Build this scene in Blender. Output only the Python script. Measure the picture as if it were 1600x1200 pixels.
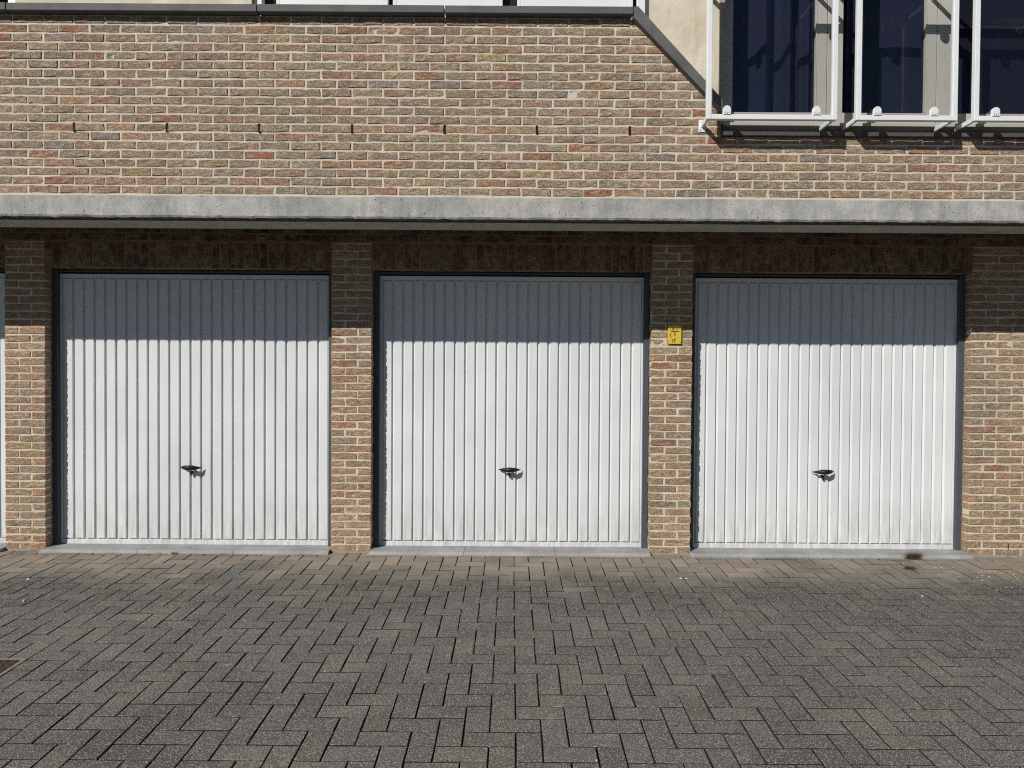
import bpy, bmesh, math, random
import numpy as np
from mathutils import Matrix, Vector

for o in list(bpy.data.objects):
    bpy.data.objects.remove(o)
sc = bpy.context.scene
COL = sc.collection
R = math.radians

# ------------------------------------------------------------------ camera, sky, sun, exposure
EYE = 1.51
cam_d = bpy.data.cameras.new('camera')
cam_d.sensor_fit = 'HORIZONTAL'; cam_d.sensor_width = 36.0; cam_d.lens = 36.0 * 1110 / 1600
cam_d.clip_start = 0.05; cam_d.clip_end = 500
cam = bpy.data.objects.new('camera', cam_d); COL.objects.link(cam)
cam.matrix_world = (Matrix.Translation((0, 0, EYE)) @ Matrix.Rotation(R(90 - 0.93), 4, 'X')
                    @ Matrix.Rotation(R(0.38), 4, 'Z'))
sc.camera = cam

SUN_DIR = Vector((0.83, 1.0, -0.815)).normalized()      # the way the light travels
sun_d = bpy.data.lights.new('sun', 'SUN')
sun_d.energy = 5.0; sun_d.angle = R(0.5); sun_d.color = (1.0, 0.955, 0.89)
sun = bpy.data.objects.new('sun', sun_d); COL.objects.link(sun)
sun.rotation_euler = SUN_DIR.to_track_quat('-Z', 'Y').to_euler()

world = bpy.data.worlds.new('World'); sc.world = world
world.use_nodes = True
wn = world.node_tree; wn.nodes.clear()
sky = wn.nodes.new('ShaderNodeTexSky'); sky.sky_type = 'NISHITA'; sky.sun_disc = False
sky.sun_elevation = math.asin(-SUN_DIR.z); sky.sun_rotation = math.atan2(-SUN_DIR.x, -SUN_DIR.y)
sky.air_density = 0.6; sky.dust_density = 0.0; sky.ozone_density = 1.0
bg = wn.nodes.new('ShaderNodeBackground'); bg.inputs['Strength'].default_value = 0.05
wo = wn.nodes.new('ShaderNodeOutputWorld')
wn.links.new(sky.outputs[0], bg.inputs[0]); wn.links.new(bg.outputs[0], wo.inputs[0])

sc.view_settings.view_transform = 'Standard'; sc.view_settings.look = 'None'
sc.view_settings.exposure = -0.27; sc.view_settings.gamma = 1.0
sc.view_settings.use_curve_mapping = False
sc.render.engine = 'CYCLES'
sc.cycles.max_bounces = 5; sc.cycles.diffuse_bounces = 3; sc.cycles.glossy_bounces = 3; sc.cycles.transparent_max_bounces = 16
sc.cycles.use_denoising = False
sc.cycles.use_adaptive_sampling = False
sc.cycles.filter_width = 1.1

rng = np.random.default_rng(11)
random.seed(5)

# ------------------------------------------------------------------ main planes (metres; y runs into the picture)
YU = 5.045       # face of the upper brick wall
YL = 5.904       # face of the brick piers
YD = 6.034       # face of the garage doors
YG = 4.865       # glass guards
YC = 5.065       # rendered wall
YW = 5.16        # window frames
SLOPE = 0.0324
def gz(y): return SLOPE * (min(y, 6.2) - YL) if y > -6 else SLOPE * (-6 - YL)

# ------------------------------------------------------------------ helpers
def tag(o, label=None, cat=None, group=None, kind=None):
    if label: o['label'] = label
    if cat:
        o['category'] = cat
        if not kind: o['kind'] = 'thing'
    if group: o['group'] = group
    if kind: o['kind'] = kind
    return o

def root(name, loc, label, cat, group=None):
    e = bpy.data.objects.new(name, None); COL.objects.link(e); e.location = loc
    e.empty_display_size = 0.1
    return tag(e, label, cat, group)

def link(name, me, parent=None, loc=None, mat=None):
    o = bpy.data.objects.new(name, me); COL.objects.link(o)
    if mat and not me.materials: me.materials.append(mat)
    if parent is not None:
        o.parent = parent
        if loc is None: o.location = -Vector(parent_world(parent))
        else: o.location = Vector(loc) - Vector(parent_world(parent))
    elif loc is not None:
        o.location = loc
    return o

def parent_world(p):
    v = Vector((0, 0, 0))
    while p is not None:
        v += p.location; p = p.parent
    return v

class MB:
    """collects pieces into one mesh"""
    def __init__(s): s.v = []; s.f = []; s.c = []; s.n = 0; s.sm = []; s.mi = []
    def add(s, verts, faces, col=None, smooth=False, mi=None):
        verts = np.asarray(verts, float)
        s.v.append(verts)
        s.f += [tuple(i + s.n for i in f) for f in faces]
        s.sm += [smooth] * len(faces); s.mi += mi if mi else [0]*len(faces)
        if col is not None: s.c.append(np.tile(np.asarray(col, float), (len(verts), 1)))
        s.n += len(verts)
    def box(s, x0, x1, y0, y1, z0, z1):
        s.add([(x0,y0,z0),(x1,y0,z0),(x1,y1,z0),(x0,y1,z0),(x0,y0,z1),(x1,y0,z1),(x1,y1,z1),(x0,y1,z1)],
              [(3,2,1,0),(4,5,6,7),(0,1,5,4),(1,2,6,5),(2,3,7,6),(3,0,4,7)])
    def mesh(s, name, mat=None, bevel=0):
        me = bpy.data.meshes.new(name)
        me.from_pydata(np.concatenate(s.v).tolist(), [], s.f); me.update()
        if any(s.sm): me.polygons.foreach_set('use_smooth', s.sm)
        if s.c:
            a = me.color_attributes.new('Col', 'FLOAT_COLOR', 'POINT')
            a.data.foreach_set('color', np.concatenate(s.c).astype(np.float32).ravel())
        if bevel:
            bm = bmesh.new(); bm.from_mesh(me)
            bmesh.ops.bevel(bm, geom=bm.edges[:], offset=bevel, segments=2, affect='EDGES', profile=0.5)
            bm.to_mesh(me); bm.free()
        if mat: me.materials.append(mat)
        if any(s.mi): me.polygons.foreach_set('material_index', s.mi)
        return me

def box_part(name, parent, b, mat, bevel=0.0):
    m = MB(); cx, cy, cz = (b[0]+b[1])/2, (b[2]+b[3])/2, (b[4]+b[5])/2
    m.box(b[0]-cx, b[1]-cx, b[2]-cy, b[3]-cy, b[4]-cz, b[5]-cz)
    return link(name, m.mesh(name, mat, bevel), parent, (cx, cy, cz))

def prism_xz(poly, y0, y1):
    """polygon in x,z (counter-clockwise seen from the camera) pushed from y0 back to y1"""
    n = len(poly)
    v = [(x, y0, z) for x, z in poly] + [(x, y1, z) for x, z in poly]
    f = [tuple(range(n)), tuple(range(2*n-1, n-1, -1))]
    f += [(i, i+n, (i+1) % n + n, (i+1) % n) for i in range(n)]
    return v, f

# ------------------------------------------------------------------ materials
class NT:
    def __init__(s, name):
        s.m = bpy.data.materials.new(name); s.m.use_nodes = True
        s.t = s.m.node_tree; s.N = s.t.nodes; s.N.clear()
        s.out = s.N.new('ShaderNodeOutputMaterial')
        s.b = s.N.new('ShaderNodeBsdfPrincipled')
        s.t.links.new(s.b.outputs[0], s.out.inputs[0])
    def n(s, typ, **kw):
        nd = s.N.new(typ)
        for k, v in kw.items():
            if k.startswith('_'): setattr(nd, k[1:], v)
            else:
                key = k.replace('__', ' ')
                s.set(nd.inputs[int(key[1:])] if key[0] == 'i' and key[1:].isdigit() else nd.inputs[key], v)
        return nd
    def set(s, sock, v):
        if isinstance(v, bpy.types.NodeSocket): s.t.links.new(v, sock)
        else: sock.default_value = v
    def pos(s, scale=(1,1,1), offset=None):
        g = s.n('ShaderNodeNewGeometry').outputs['Position']
        if offset is not None: g = s.n('ShaderNodeVectorMath', _operation='ADD', i0=g, i1=offset).outputs[0]
        return s.n('ShaderNodeVectorMath', _operation='MULTIPLY', i0=g, i1=scale).outputs[0]
    def noise(s, vec, scale, detail=4, rough=0.55, dist=0.0, out='Fac'):
        return s.n('ShaderNodeTexNoise', Vector=vec, Scale=scale, Detail=detail, Roughness=rough, Distortion=dist).outputs[out]
    def voro(s, vec, scale, feature='F1', rand=1.0, out='Distance'):
        return s.n('ShaderNodeTexVoronoi', _feature=feature, Vector=vec, Scale=scale, Randomness=rand).outputs[out]
    def voro2(s, vec, scale):
        nd = s.n('ShaderNodeTexVoronoi', Vector=vec, Scale=scale); return nd.outputs['Distance'], nd.outputs['Color']
    def ramp(s, fac, lo, hi, a=0.0, b=1.0):
        return s.n('ShaderNodeMapRange', i0=fac, i1=lo, i2=hi, i3=a, i4=b).outputs[0]
    def math(s, op, a, b=0.0):
        return s.n('ShaderNodeMath', _operation=op, i0=a, i1=b).outputs[0]
    def mix(s, fac, a, b, blend='MIX'):
        nd = s.N.new('ShaderNodeMix'); nd.data_type = 'RGBA'; nd.blend_type = blend
        s.set(nd.inputs[0], fac); s.set(nd.inputs[6], a); s.set(nd.inputs[7], b)
        return nd.outputs[2]
    def scale_col(s, col, fac):
        return s.n('ShaderNodeVectorMath', _operation='SCALE', i0=col, Scale=fac).outputs[0]
    def bump(s, h, strength, dist, normal=None):
        nd = s.n('ShaderNodeBump', Strength=strength, Distance=dist, Height=h)
        if normal is not None: s.t.links.new(normal, nd.inputs['Normal'])
        return nd.outputs[0]
    def done(s, col=None, rough=None, normal=None, **kw):
        if col is not None: s.set(s.b.inputs['Base Color'], col)
        if rough is not None: s.set(s.b.inputs['Roughness'], rough)
        if normal is not None: s.set(s.b.inputs['Normal'], normal)
        for k, v in kw.items(): s.set(s.b.inputs[k.replace('__', ' ')], v)
        return s.m

def rgb(r, g, b):            # sRGB 0-255 to linear
    def l(c):
        c /= 255.0
        return c/12.92 if c <= 0.04045 else ((c+0.055)/1.055)**2.4
    return (l(r), l(g), l(b), 1.0)

def piece_inputs(t, src):
    if src == 'object':
        nd = t.n('ShaderNodeObjectInfo'); return nd.outputs['Color'], nd.outputs['Alpha']
    nd = t.n('ShaderNodeAttribute', _attribute_name='Col'); return nd.outputs['Color'], nd.outputs['Alpha']

def mat_brick(name, src):
    t = NT(name); col, seed = piece_inputs(t, src)
    off = t.n('ShaderNodeCombineXYZ', X=t.math('MULTIPLY', seed, 37.0), Y=t.math('MULTIPLY', seed, 11.0), Z=t.math('MULTIPLY', seed, 53.0)).outputs[0]
    p = t.pos((1, 1, 1), off); ps = t.pos((1, 1, 2.6), off)
    mid = t.noise(ps, 24.0, 4, 0.65, 0.5); fine = t.noise(p, 190.0, 3, 0.7)
    tan = rgb(188, 167, 141)
    c = t.mix(t.ramp(t.noise(p, 11.0, 2), 0.42, 0.66, 0, 0.7), col, tan)
    c = t.mix(t.ramp(mid, 0.34, 0.56, 0.45, 0.0), c, rgb(124, 108, 94))
    c = t.mix(t.ramp(mid, 0.58, 0.74, 0, 0.5), c, rgb(202, 192, 174))
    wall = t.pos()
    c = t.mix(t.ramp(t.noise(wall, 1.3, 2), 0.48, 0.70, 0, 0.20), c, rgb(178, 150, 132))
    c = t.mix(t.ramp(t.noise(t.pos((1, 1, 0.45), (7, 3, 5)), 1.8, 2), 0.50, 0.70, 0, 0.32), c, rgb(154, 144, 130))
    c = t.scale_col(c, t.ramp(fine, 0.3, 0.7, 0.74, 1.26))
    fold = t.noise(t.pos((0.6, 1, 1.35), off), 30.0, 3, 0.6, 1.8)
    crease = t.ramp(t.math('ABSOLUTE', t.math('SUBTRACT', fold, 0.5)), 0.0, 0.05, 0.0, 1.0)
    h = t.math('ADD', t.math('MULTIPLY', fold, 1.0), t.math('MULTIPLY', crease, 0.40))
    h = t.math('ADD', h, t.math('MULTIPLY', fine, 0.25))
    return t.done(c, 0.93, t.bump(h, 0.9, 0.014), **{'Specular__IOR__Level': 0.2})

def mat_mortar(name, a, b):
    t = NT(name); p = t.pos()
    c = t.mix(t.ramp(t.noise(p, 3.0, 4), 0.35, 0.65), a, b)
    f = t.noise(p, 150.0, 4, 0.7)
    c = t.scale_col(c, t.ramp(f, 0.3, 0.7, 0.84, 1.1))
    h = t.math('ADD', f, t.math('MULTIPLY', t.noise(p, 40.0, 3), 1.2))
    return t.done(c, 0.95, t.bump(h, 0.6, 0.005))

def mat_paver(name, src):
    t = NT(name); col, seed = piece_inputs(t, src)
    off = t.n('ShaderNodeCombineXYZ', X=t.math('MULTIPLY', seed, 5.0), Y=t.math('MULTIPLY', seed, 7.0), Z=0.0).outputs[0]
    p0 = t.pos(); p = t.pos((1, 1, 1), off)
    y = t.n('ShaderNodeSeparateXYZ', Vector=p0).outputs[1]
    # sheltered strip along the wall stays sandy and clean; outwards the face is worn to dark aggregate
    edge = t.math('ADD', y, t.math('MULTIPLY', t.math('SUBTRACT', t.noise(p0, 1.7, 3, 0.6), 0.5), 1.1))
    edge = t.math('ADD', edge, t.math('MULTIPLY', t.math('SUBTRACT', t.noise(p, 6.0, 2), 0.5), 0.35))
    sandy = t.ramp(edge, 4.98, 5.55)
    band = t.ramp(t.math('ABSOLUTE', t.math('SUBTRACT', edge, 4.95)), 0.05, 0.6, 1.0, 0.0)
    base = t.mix(sandy, rgb(119, 117, 112), rgb(148, 137, 123))
    base = t.mix(t.math('MULTIPLY', band, 0.6), base, rgb(90, 87, 83))
    big = t.noise(p0, 2.3, 5, 0.6)
    base = t.mix(t.ramp(big, 0.50, 0.68, 0, 0.55), base, rgb(146, 139, 127))
    base = t.mix(t.ramp(t.noise(p0, 1.1, 3), 0.50, 0.68, 0, 0.55), base, rgb(82, 79, 75))
    base = t.mix(1.0, base, col, 'MULTIPLY')
    # aggregate
    g1 = t.noise(p, 260.0, 2, 0.5); g2, gcol = t.voro2(p, 185.0)
    worn = t.ramp(sandy, 0.0, 1.0, 1.0, 0.30)
    dark = t.math('MULTIPLY', t.ramp(g1, 0.42, 0.56, 0.7, 0.0), worn)
    c = t.mix(dark, base, rgb(46, 44, 41))
    pick = t.ramp(t.n('ShaderNodeSeparateXYZ', Vector=gcol).outputs[0], 0.55, 0.62)
    stone = t.math('MULTIPLY', t.math('MULTIPLY', t.ramp(g2, 0.30, 0.48, 1.0, 0.0), pick), worn)
    c = t.mix(t.math('MULTIPLY', stone, 0.88), c, rgb(202, 197, 186))
    # pale scuffs
    sc_ = t.math('MULTIPLY', t.ramp(t.noise(p0, 13.0, 4, 0.7), 0.60, 0.74), t.ramp(t.noise(p0, 55.0, 3), 0.4, 0.6))
    c = t.mix(t.math('MULTIPLY', sc_, 0.7), c, rgb(172, 167, 157))
    h = t.math('ADD', t.math('MULTIPLY', g1, 1.0), t.math('MULTIPLY', stone, 0.35))
    return t.done(c, 0.86, t.bump(h, t.math('MULTIPLY', worn, 0.55), 0.004), **{'Specular__IOR__Level': 0.3})

def mat_sand():
    t = NT('joint_sand'); p = t.pos()
    c = t.mix(t.noise(p, 30.0, 4), rgb(30, 28, 25), rgb(52, 47, 41))
    return t.done(c, 0.97, t.bump(t.noise(p, 200.0, 3), 0.5, 0.004))

def mat_concrete(name, a, b, streak=0.5, holes=True):
    t = NT(name); p = t.pos()
    n1 = t.noise(p, 4.2, 6, 0.68); n2 = t.noise(t.pos((7, 1, 0.7)), 2.0, 4, 0.6); n3 = t.noise(p, 90.0, 4, 0.7)
    c = t.mix(t.ramp(n1, 0.36, 0.64), a, b)
    c = t.mix(t.math('MULTIPLY', t.ramp(n2, 0.40, 0.70, 0.0, streak), t.ramp(t.noise(p, 1.1, 4, 0.7), 0.38, 0.6)), c, rgb(130, 131, 130))
    c = t.mix(t.ramp(t.noise(t.pos((16, 1, 0.5)), 2.0, 3), 0.66, 0.74, 0.0, streak*0.6), c, rgb(226, 226, 220))
    c = t.scale_col(c, t.ramp(n3, 0.3, 0.7, 0.80, 1.16))
    h = t.math('ADD', t.math('MULTIPLY', n3, 0.6), t.math('MULTIPLY', t.noise(p, 18.0, 3), 0.8))
    if holes:
        v, vc = t.voro2(p, 26.0); vc = t.n('ShaderNodeSeparateXYZ', Vector=vc).outputs[0]
        hole = t.math('MULTIPLY', t.ramp(v, 0.07, 0.13, 1.0, 0.0), t.ramp(vc, 0.40, 0.45))
        c = t.mix(t.math('MULTIPLY', hole, 0.75), c, rgb(70, 68, 64))
        h = t.math('SUBTRACT', h, t.math('MULTIPLY', hole, 1.2))
    return t.done(c, 0.9, t.bump(h, 0.7, 0.006))

def mat_door():
    t = NT('white_door_paint'); p = t.pos()
    z = t.n('ShaderNodeSeparateXYZ', Vector=p).outputs[2]
    c = t.mix(t.ramp(t.noise(p, 1.3, 4), 0.3, 0.7), rgb(212, 216, 219), rgb(226, 228, 229))
    grime = t.math('MULTIPLY', t.ramp(z, 0.0, 0.50, 1.0, 0.0), t.ramp(t.noise(t.pos((22, 1, 3)), 1.6, 4, 0.65), 0.34, 0.66))
    c = t.mix(t.math('MULTIPLY', grime, 0.6), c, rgb(164, 156, 142))
    st = t.math('MULTIPLY', t.ramp(t.noise(t.pos((60, 1, 1.4)), 1.0, 3), 0.56, 0.75), 0.22)
    c = t.mix(st, c, rgb(170, 166, 158))
    dot, dc = t.voro2(p, 34.0); dc = t.n('ShaderNodeSeparateXYZ', Vector=dc).outputs[1]
    spot = t.math('MULTIPLY', t.ramp(dot, 0.05, 0.085, 1, 0), t.ramp(dc, 0.965, 0.975))
    c = t.mix(t.math('MULTIPLY', spot, 0.8), c, rgb(70, 66, 60))
    h = t.noise(t.pos((1, 1, 0.35)), 7.0, 1)
    return t.done(c, 0.42, t.bump(h, 0.26, 0.02), **{'Specular__IOR__Level': 0.4})

def mat_plain(name, col, rough=0.6, var=0.12, nscale=30.0, bump=0.15, metallic=0.0, spec=0.4):
    t = NT(name); p = t.pos()
    n = t.noise(p, nscale, 5, 0.6)
    c = t.scale_col(t.n('ShaderNodeRGB').outputs[0], t.ramp(n, 0.3, 0.7, 1 - var, 1 + var))
    for nd in t.N:
        if nd.type == 'RGB': nd.outputs[0].default_value = col
    return t.done(c, rough, t.bump(n, bump, 0.003), Metallic=metallic, **{'Specular__IOR__Level': spec})

def mat_render_wall():
    t = NT('cream_render'); p = t.pos()
    c = t.mix(t.ramp(t.noise(p, 4.0, 5, 0.6), 0.38, 0.62), rgb(203, 192, 170), rgb(224, 216, 199))
    c = t.mix(t.ramp(t.noise(t.pos((9, 1, 1.5)), 1.5, 5, 0.65), 0.56, 0.74, 0, 0.5), c, rgb(172, 152, 122))
    f = t.noise(p, 120.0, 4, 0.7)
    c = t.scale_col(c, t.ramp(f, 0.3, 0.7, 0.88, 1.08))
    h = t.math('ADD', f, t.math('MULTIPLY', t.noise(p, 22.0, 3), 1.2))
    return t.done(c, 0.93, t.bump(h, 0.5, 0.004))

def mat_coping():
    t = NT('dark_coping_stone'); p = t.pos()
    c = t.mix(t.ramp(t.noise(p, 5.0, 5, 0.65), 0.35, 0.68), rgb(84, 84, 86), rgb(104, 103, 103))
    f = t.noise(p, 170.0, 3, 0.7)
    c = t.scale_col(c, t.ramp(f, 0.3, 0.7, 0.84, 1.16))
    c = t.mix(t.ramp(t.noise(p, 31.0, 4, 0.7), 0.68, 0.78, 0, 0.5), c, rgb(150, 148, 142))
    return t.done(c, 0.75, t.bump(f, 0.3, 0.003))

def mat_glass(name, tint, refl=1.0, rough=0.0):
    t = NT(name); t.N.remove(t.b)
    tr = t.n('ShaderNodeBsdfTransparent', Color=tint)
    gl = t.n('ShaderNodeBsdfGlossy', Color=(refl, refl, refl, 1), Roughness=rough)
    lw = t.n('ShaderNodeLayerWeight', Blend=0.5).outputs['Facing']
    fr = t.ramp(t.math('POWER', lw, 4.0), 0.0, 1.0, 0.035, 0.9)
    mx = t.n('ShaderNodeMixShader', i0=fr, i1=tr.outputs[0], i2=gl.outputs[0])
    t.t.links.new(mx.outputs[0], t.out.inputs[0])
    return t.m

M_BRICK = mat_brick('brick_clay', 'object'); M_BRICKS = mat_brick('brick_clay_field', 'attr')
M_PAVER = mat_paver('paver_concrete', 'object'); M_PAVERS = mat_paver('paver_concrete_field', 'attr')
M_MORTAR = mat_mortar('mortar', rgb(197, 188, 171), rgb(217, 208, 191)); M_MORTAR_D = mat_mortar('shade_brown_mortar', rgb(134, 114, 90), rgb(154, 132, 106)); M_SAND = mat_sand()  # mortar of lintels and band has the overhang's shade mixed into its brown
M_CONC = mat_concrete('fascia_concrete', rgb(150, 150, 147), rgb(190, 189, 182), 0.85)
M_SOFFIT = mat_concrete('soffit_concrete', rgb(158, 157, 152), rgb(176, 174, 168), 0.25, False)
M_DRIP = mat_plain('shade_dark_drip_edge', rgb(74, 72, 68), 0.95, 0.5, 60.0, 0.8)  # shade under the lip put into the colour, darker than the soffit
M_SILL = mat_concrete('bluestone', rgb(142, 144, 145), rgb(164, 166, 166), 0.25, False)
M_DOOR = mat_door()
M_FRAME = mat_plain('anthracite_steel', rgb(72, 78, 86), 0.5, 0.10, 20.0, 0.05)
M_BLACK = mat_plain('black_plastic', (0.008, 0.008, 0.009, 1), 0.55, 0.2, 90.0, 0.1)
M_VENT = mat_plain('vent_black', (0.006, 0.006, 0.006, 1), 0.9)
M_COPING = mat_coping(); M_RENDER = mat_render_wall()
M_WHITE = mat_plain('white_powder_coat', rgb(228, 231, 233), 0.4, 0.04, 12.0, 0.05)
M_PVC = mat_plain('white_window_frame', rgb(232, 234, 236), 0.35, 0.03, 12.0, 0.03)
M_BEIGE = mat_plain('warm_grey_window_frame', rgb(184, 180, 171), 0.5, 0.05, 10.0, 0.06)
M_JAMB = mat_plain('jamb_strip', rgb(170, 156, 136), 0.7, 0.1, 20.0, 0.1)
M_DARKSILL = mat_plain('dark_sill_stone', rgb(84, 82, 80), 0.85, 0.25, 40.0, 0.4)
M_GUARD_GLASS = mat_glass('guard_glass', (0.965, 0.97, 0.97, 1))
M_WIN_GLASS = mat_glass('window_glass', (0.40, 0.415, 0.49, 1), 0.55)
M_CURTAIN = mat_plain('curtain_cloth', rgb(206, 204, 208), 0.95, 0.06, 60.0, 0.1)
M_BLIND = mat_plain('blind_fabric', rgb(178, 172, 162), 0.95, 0.12, 200.0, 0.2)
M_HEM = mat_plain('blind_hem_bar', rgb(235, 235, 230), 0.5)
M_ROOM = mat_plain('room_paint', rgb(26, 26, 30), 0.9)
M_YELLOW = mat_plain('yellow_sign', rgb(214, 186, 66), 0.45, 0.10, 40.0, 0.08)
M_RUST = mat_plain('rusty_iron', rgb(70, 57, 53), 0.85, 0.4, 60.0, 0.5)
M_RIM = mat_plain('cement_rim', rgb(140, 136, 124), 0.95, 0.25, 60.0, 0.4)
M_GRASS = mat_plain('grass_blade', (0.040, 0.050, 0.020, 1), 0.7, 0.4, 60.0, 0.0)
M_STRAW = mat_plain('dry_grass', rgb(120, 92, 66), 0.85, 0.3, 60.0, 0.0)
M_WEED = mat_plain('brown_weed', rgb(112, 82, 62), 0.9, 0.3, 60.0, 0.0)
M_LITTER = mat_plain('pale_litter', rgb(215, 208, 194), 0.9, 0.2, 60.0, 0.0)
M_LEAF = mat_plain('dark_litter', rgb(62, 52, 42), 0.9, 0.3, 60.0, 0.0)

# ------------------------------------------------------------------ the ground
m = MB()
ys = [-60, -6, 0.0, 2, 4, 6.2]
for i in range(len(ys) - 1):
    a, b = ys[i], ys[i+1]
    m.add([(-60, a, gz(a) - 0.0075), (60, a, gz(a) - 0.0075), (60, b, gz(b) - 0.0075), (-60, b, gz(b) - 0.0075)], [(0, 1, 2, 3)])
m.add([(-60, 6.2, gz(6.2) - 0.0075), (60, 6.2, gz(6.2) - 0.0075), (60, 60, gz(6.2) - 0.0075), (-60, 60, gz(6.2) - 0.0075)], [(0, 1, 2, 3)])
tag(link('ground', m.mesh('ground', M_SAND)), kind='structure')

# herringbone concrete pavers
CELL = 0.1152; PX0 = 0.026; PY0 = 3.595; JOINT = 0.0076
def paver_template(seed):
    r = np.random.default_rng(seed)
    L = 2*CELL - JOINT; W = CELL - JOINT; e = 0.0020
    xs = [-L/2, L/2]; v = []; f = []
    j = lambda s=0.0010: r.uniform(-s, s)
    out = [(-L/2, -W/2), (0, -W/2 + j()), (L/2, -W/2), (L/2, W/2), (0, W/2 + j()), (-L/2, W/2)]
    top = [(-L/2+e, -W/2+e), (0, -W/2+e), (L/2-e, -W/2+e), (L/2-e, W/2-e), (0, W/2-e), (-L/2+e, W/2-e)]
    v += [(x + j(), y + j(), j(0.0006)) for x, y in top]
    v += [(x + j(), y + j(), -0.0014 + j(0.0003)) for x, y in out]
    v += [(x, y, -0.03) for x, y in out]
    f = [(0, 1, 4, 5), (1, 2, 3, 4)]
    for k in range(6):
        n = (k + 1) % 6
        f += [(6+k, 6+n, n, k), (12+k, 12+n, 6+n, 6+k)]
    return np.array(v), f
PMI = [0, 0] + [0, 1]*6
PT = [paver_template(100 + i) for i in range(8)]
PME = []
for i, (v, f) in enumerate(PT):
    me = bpy.data.meshes.new('paver'); me.from_pydata(v.tolist(), [], f); me.update(); me.materials.append(M_PAVER); me.materials.append(M_SAND); me.polygons.foreach_set('material_index', PMI); PME.append(me)

paving = bpy.data.objects.new('paving', None); COL.objects.link(paving); paving.location = (0, 3.6, gz(3.6))
tag(paving, 'dark grey concrete pavers laid in herringbone in front of the garages', None, None, 'structure')
cmi = cam.matrix_world.inverted()
def pix(p):
    c = cmi @ Vector(p)
    if c.z > -0.1: return None
    return (800 + 1110*c.x/-c.z, 600 - 1110*c.y/-c.z)
pav = []
YEND = 5.896
for i in range(-57, 57):
    for j in range(-21, 23):
        k = (i - j + 3) % 4
        x0 = PX0 + i*CELL; yt = PY0 + (j - 1)*CELL            # left edge of the column, far edge of the row
        if k == 0: c = (x0 + CELL, yt - CELL/2); rot = 0; near, far = yt - CELL, yt
        elif k == 2: c = (x0 + CELL/2, yt - CELL); rot = 1; near, far = yt - 2*CELL, yt
        else: continue
        if near > YEND - 0.02: continue
        clip = far > YEND + 0.003
        pav.append((c[0], c[1], rot, near, min(far, YEND), clip))
scored = []
for n, (x, y, rot, near, far, clip) in enumerate(pav):
    q = pix((x, y, gz(y)))
    vis = q is not None and -25 < q[0] < 1625 and q[1] < 1222 and not clip
    scored.append((y if vis else 99, n))
scored.sort()
single = {n for s, n in scored[:300] if s < 90}
mb = MB(); lean = math.atan(SLOPE)
for n, (x, y, rot, near, far, clip) in enumerate(pav):
    v = 1.0 + rng.normal(0, 0.085); warm = rng.normal(0, 0.012)
    colr = (v*(1 + warm), v, v*(1 - warm), float(rng.uniform(0, 1)))
    dz = float(rng.normal(0, 0.0005)); tx, ty = rng.normal(0, 0.0020, 2); yaw = rng.normal(0, 0.006)
    q = int(rng.integers(8))
    rz = yaw + (math.pi/2 if rot else 0) + (math.pi if rng.random() < 0.5 else 0)
    M4 = Matrix.Translation((x + rng.normal(0, 0.0008), y + rng.normal(0, 0.0008), gz(y) + dz)) @ Matrix.Rotation(lean + tx, 4, 'X') @ Matrix.Rotation(ty, 4, 'Y') @ Matrix.Rotation(rz, 4, 'Z')
    if n in single:
        o = bpy.data.objects.new('paver', PME[q]); COL.objects.link(o)
        o.parent = paving; o.matrix_local = Matrix.Translation(-paving.location) @ M4; o.color = colr
    else:
        vv = PT[q][0]
        A = np.array(M4); w = vv @ A[:3, :3].T + A[:3, 3]
        if clip:
            w[:, 1] = near + JOINT/2 + (w[:, 1] - (near + JOINT/2)) * (far - near - JOINT/2) / ((1 if not rot else 2)*CELL - JOINT/2)
        mb.add(w, PT[q][1], colr, mi=PMI)
pm_ = mb.mesh('pavers', M_PAVERS); pm_.materials.append(M_SAND)
o = link('pavers', pm_, paving); tag(o, kind='stuff')

# ------------------------------------------------------------------ bricks
PAL = [((186, 164, 138), 32), ((180, 162, 138), 20), ((173, 159, 141), 14), ((189, 158, 134), 24), ((188, 147, 118), 13),
       ((178, 124, 100), 6), ((192, 169, 130), 6), ((174, 145, 128), 10), ((160, 152, 142), 4)]
PALL = [((190, 163, 131), 34), ((183, 160, 132), 20), ((192, 158, 127), 22), ((188, 146, 112), 10), ((178, 128, 101), 4), ((193, 166, 127), 7), ((164, 149, 124), 3)]
PALD = [((122, 94, 70), 30), ((114, 84, 64), 22), ((106, 70, 54), 14), ((120, 100, 76), 16), ((96, 64, 50), 10)]  # reddish lintel and band bricks, darkened further to carry the overhang's shade
def brick_colour(pal):
    w = np.array([p[1] for p in pal], float); k = rng.choice(len(pal), p=w/w.sum())
    c = np.array(pal[k][0], float) * rng.normal(1.0, 0.045) + rng.normal(0, 1.6, 3)
    r_ = rgb(*np.clip(c, 20, 235))
    return (r_[0], r_[1], r_[2], float(rng.uniform(0, 1)))

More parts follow.
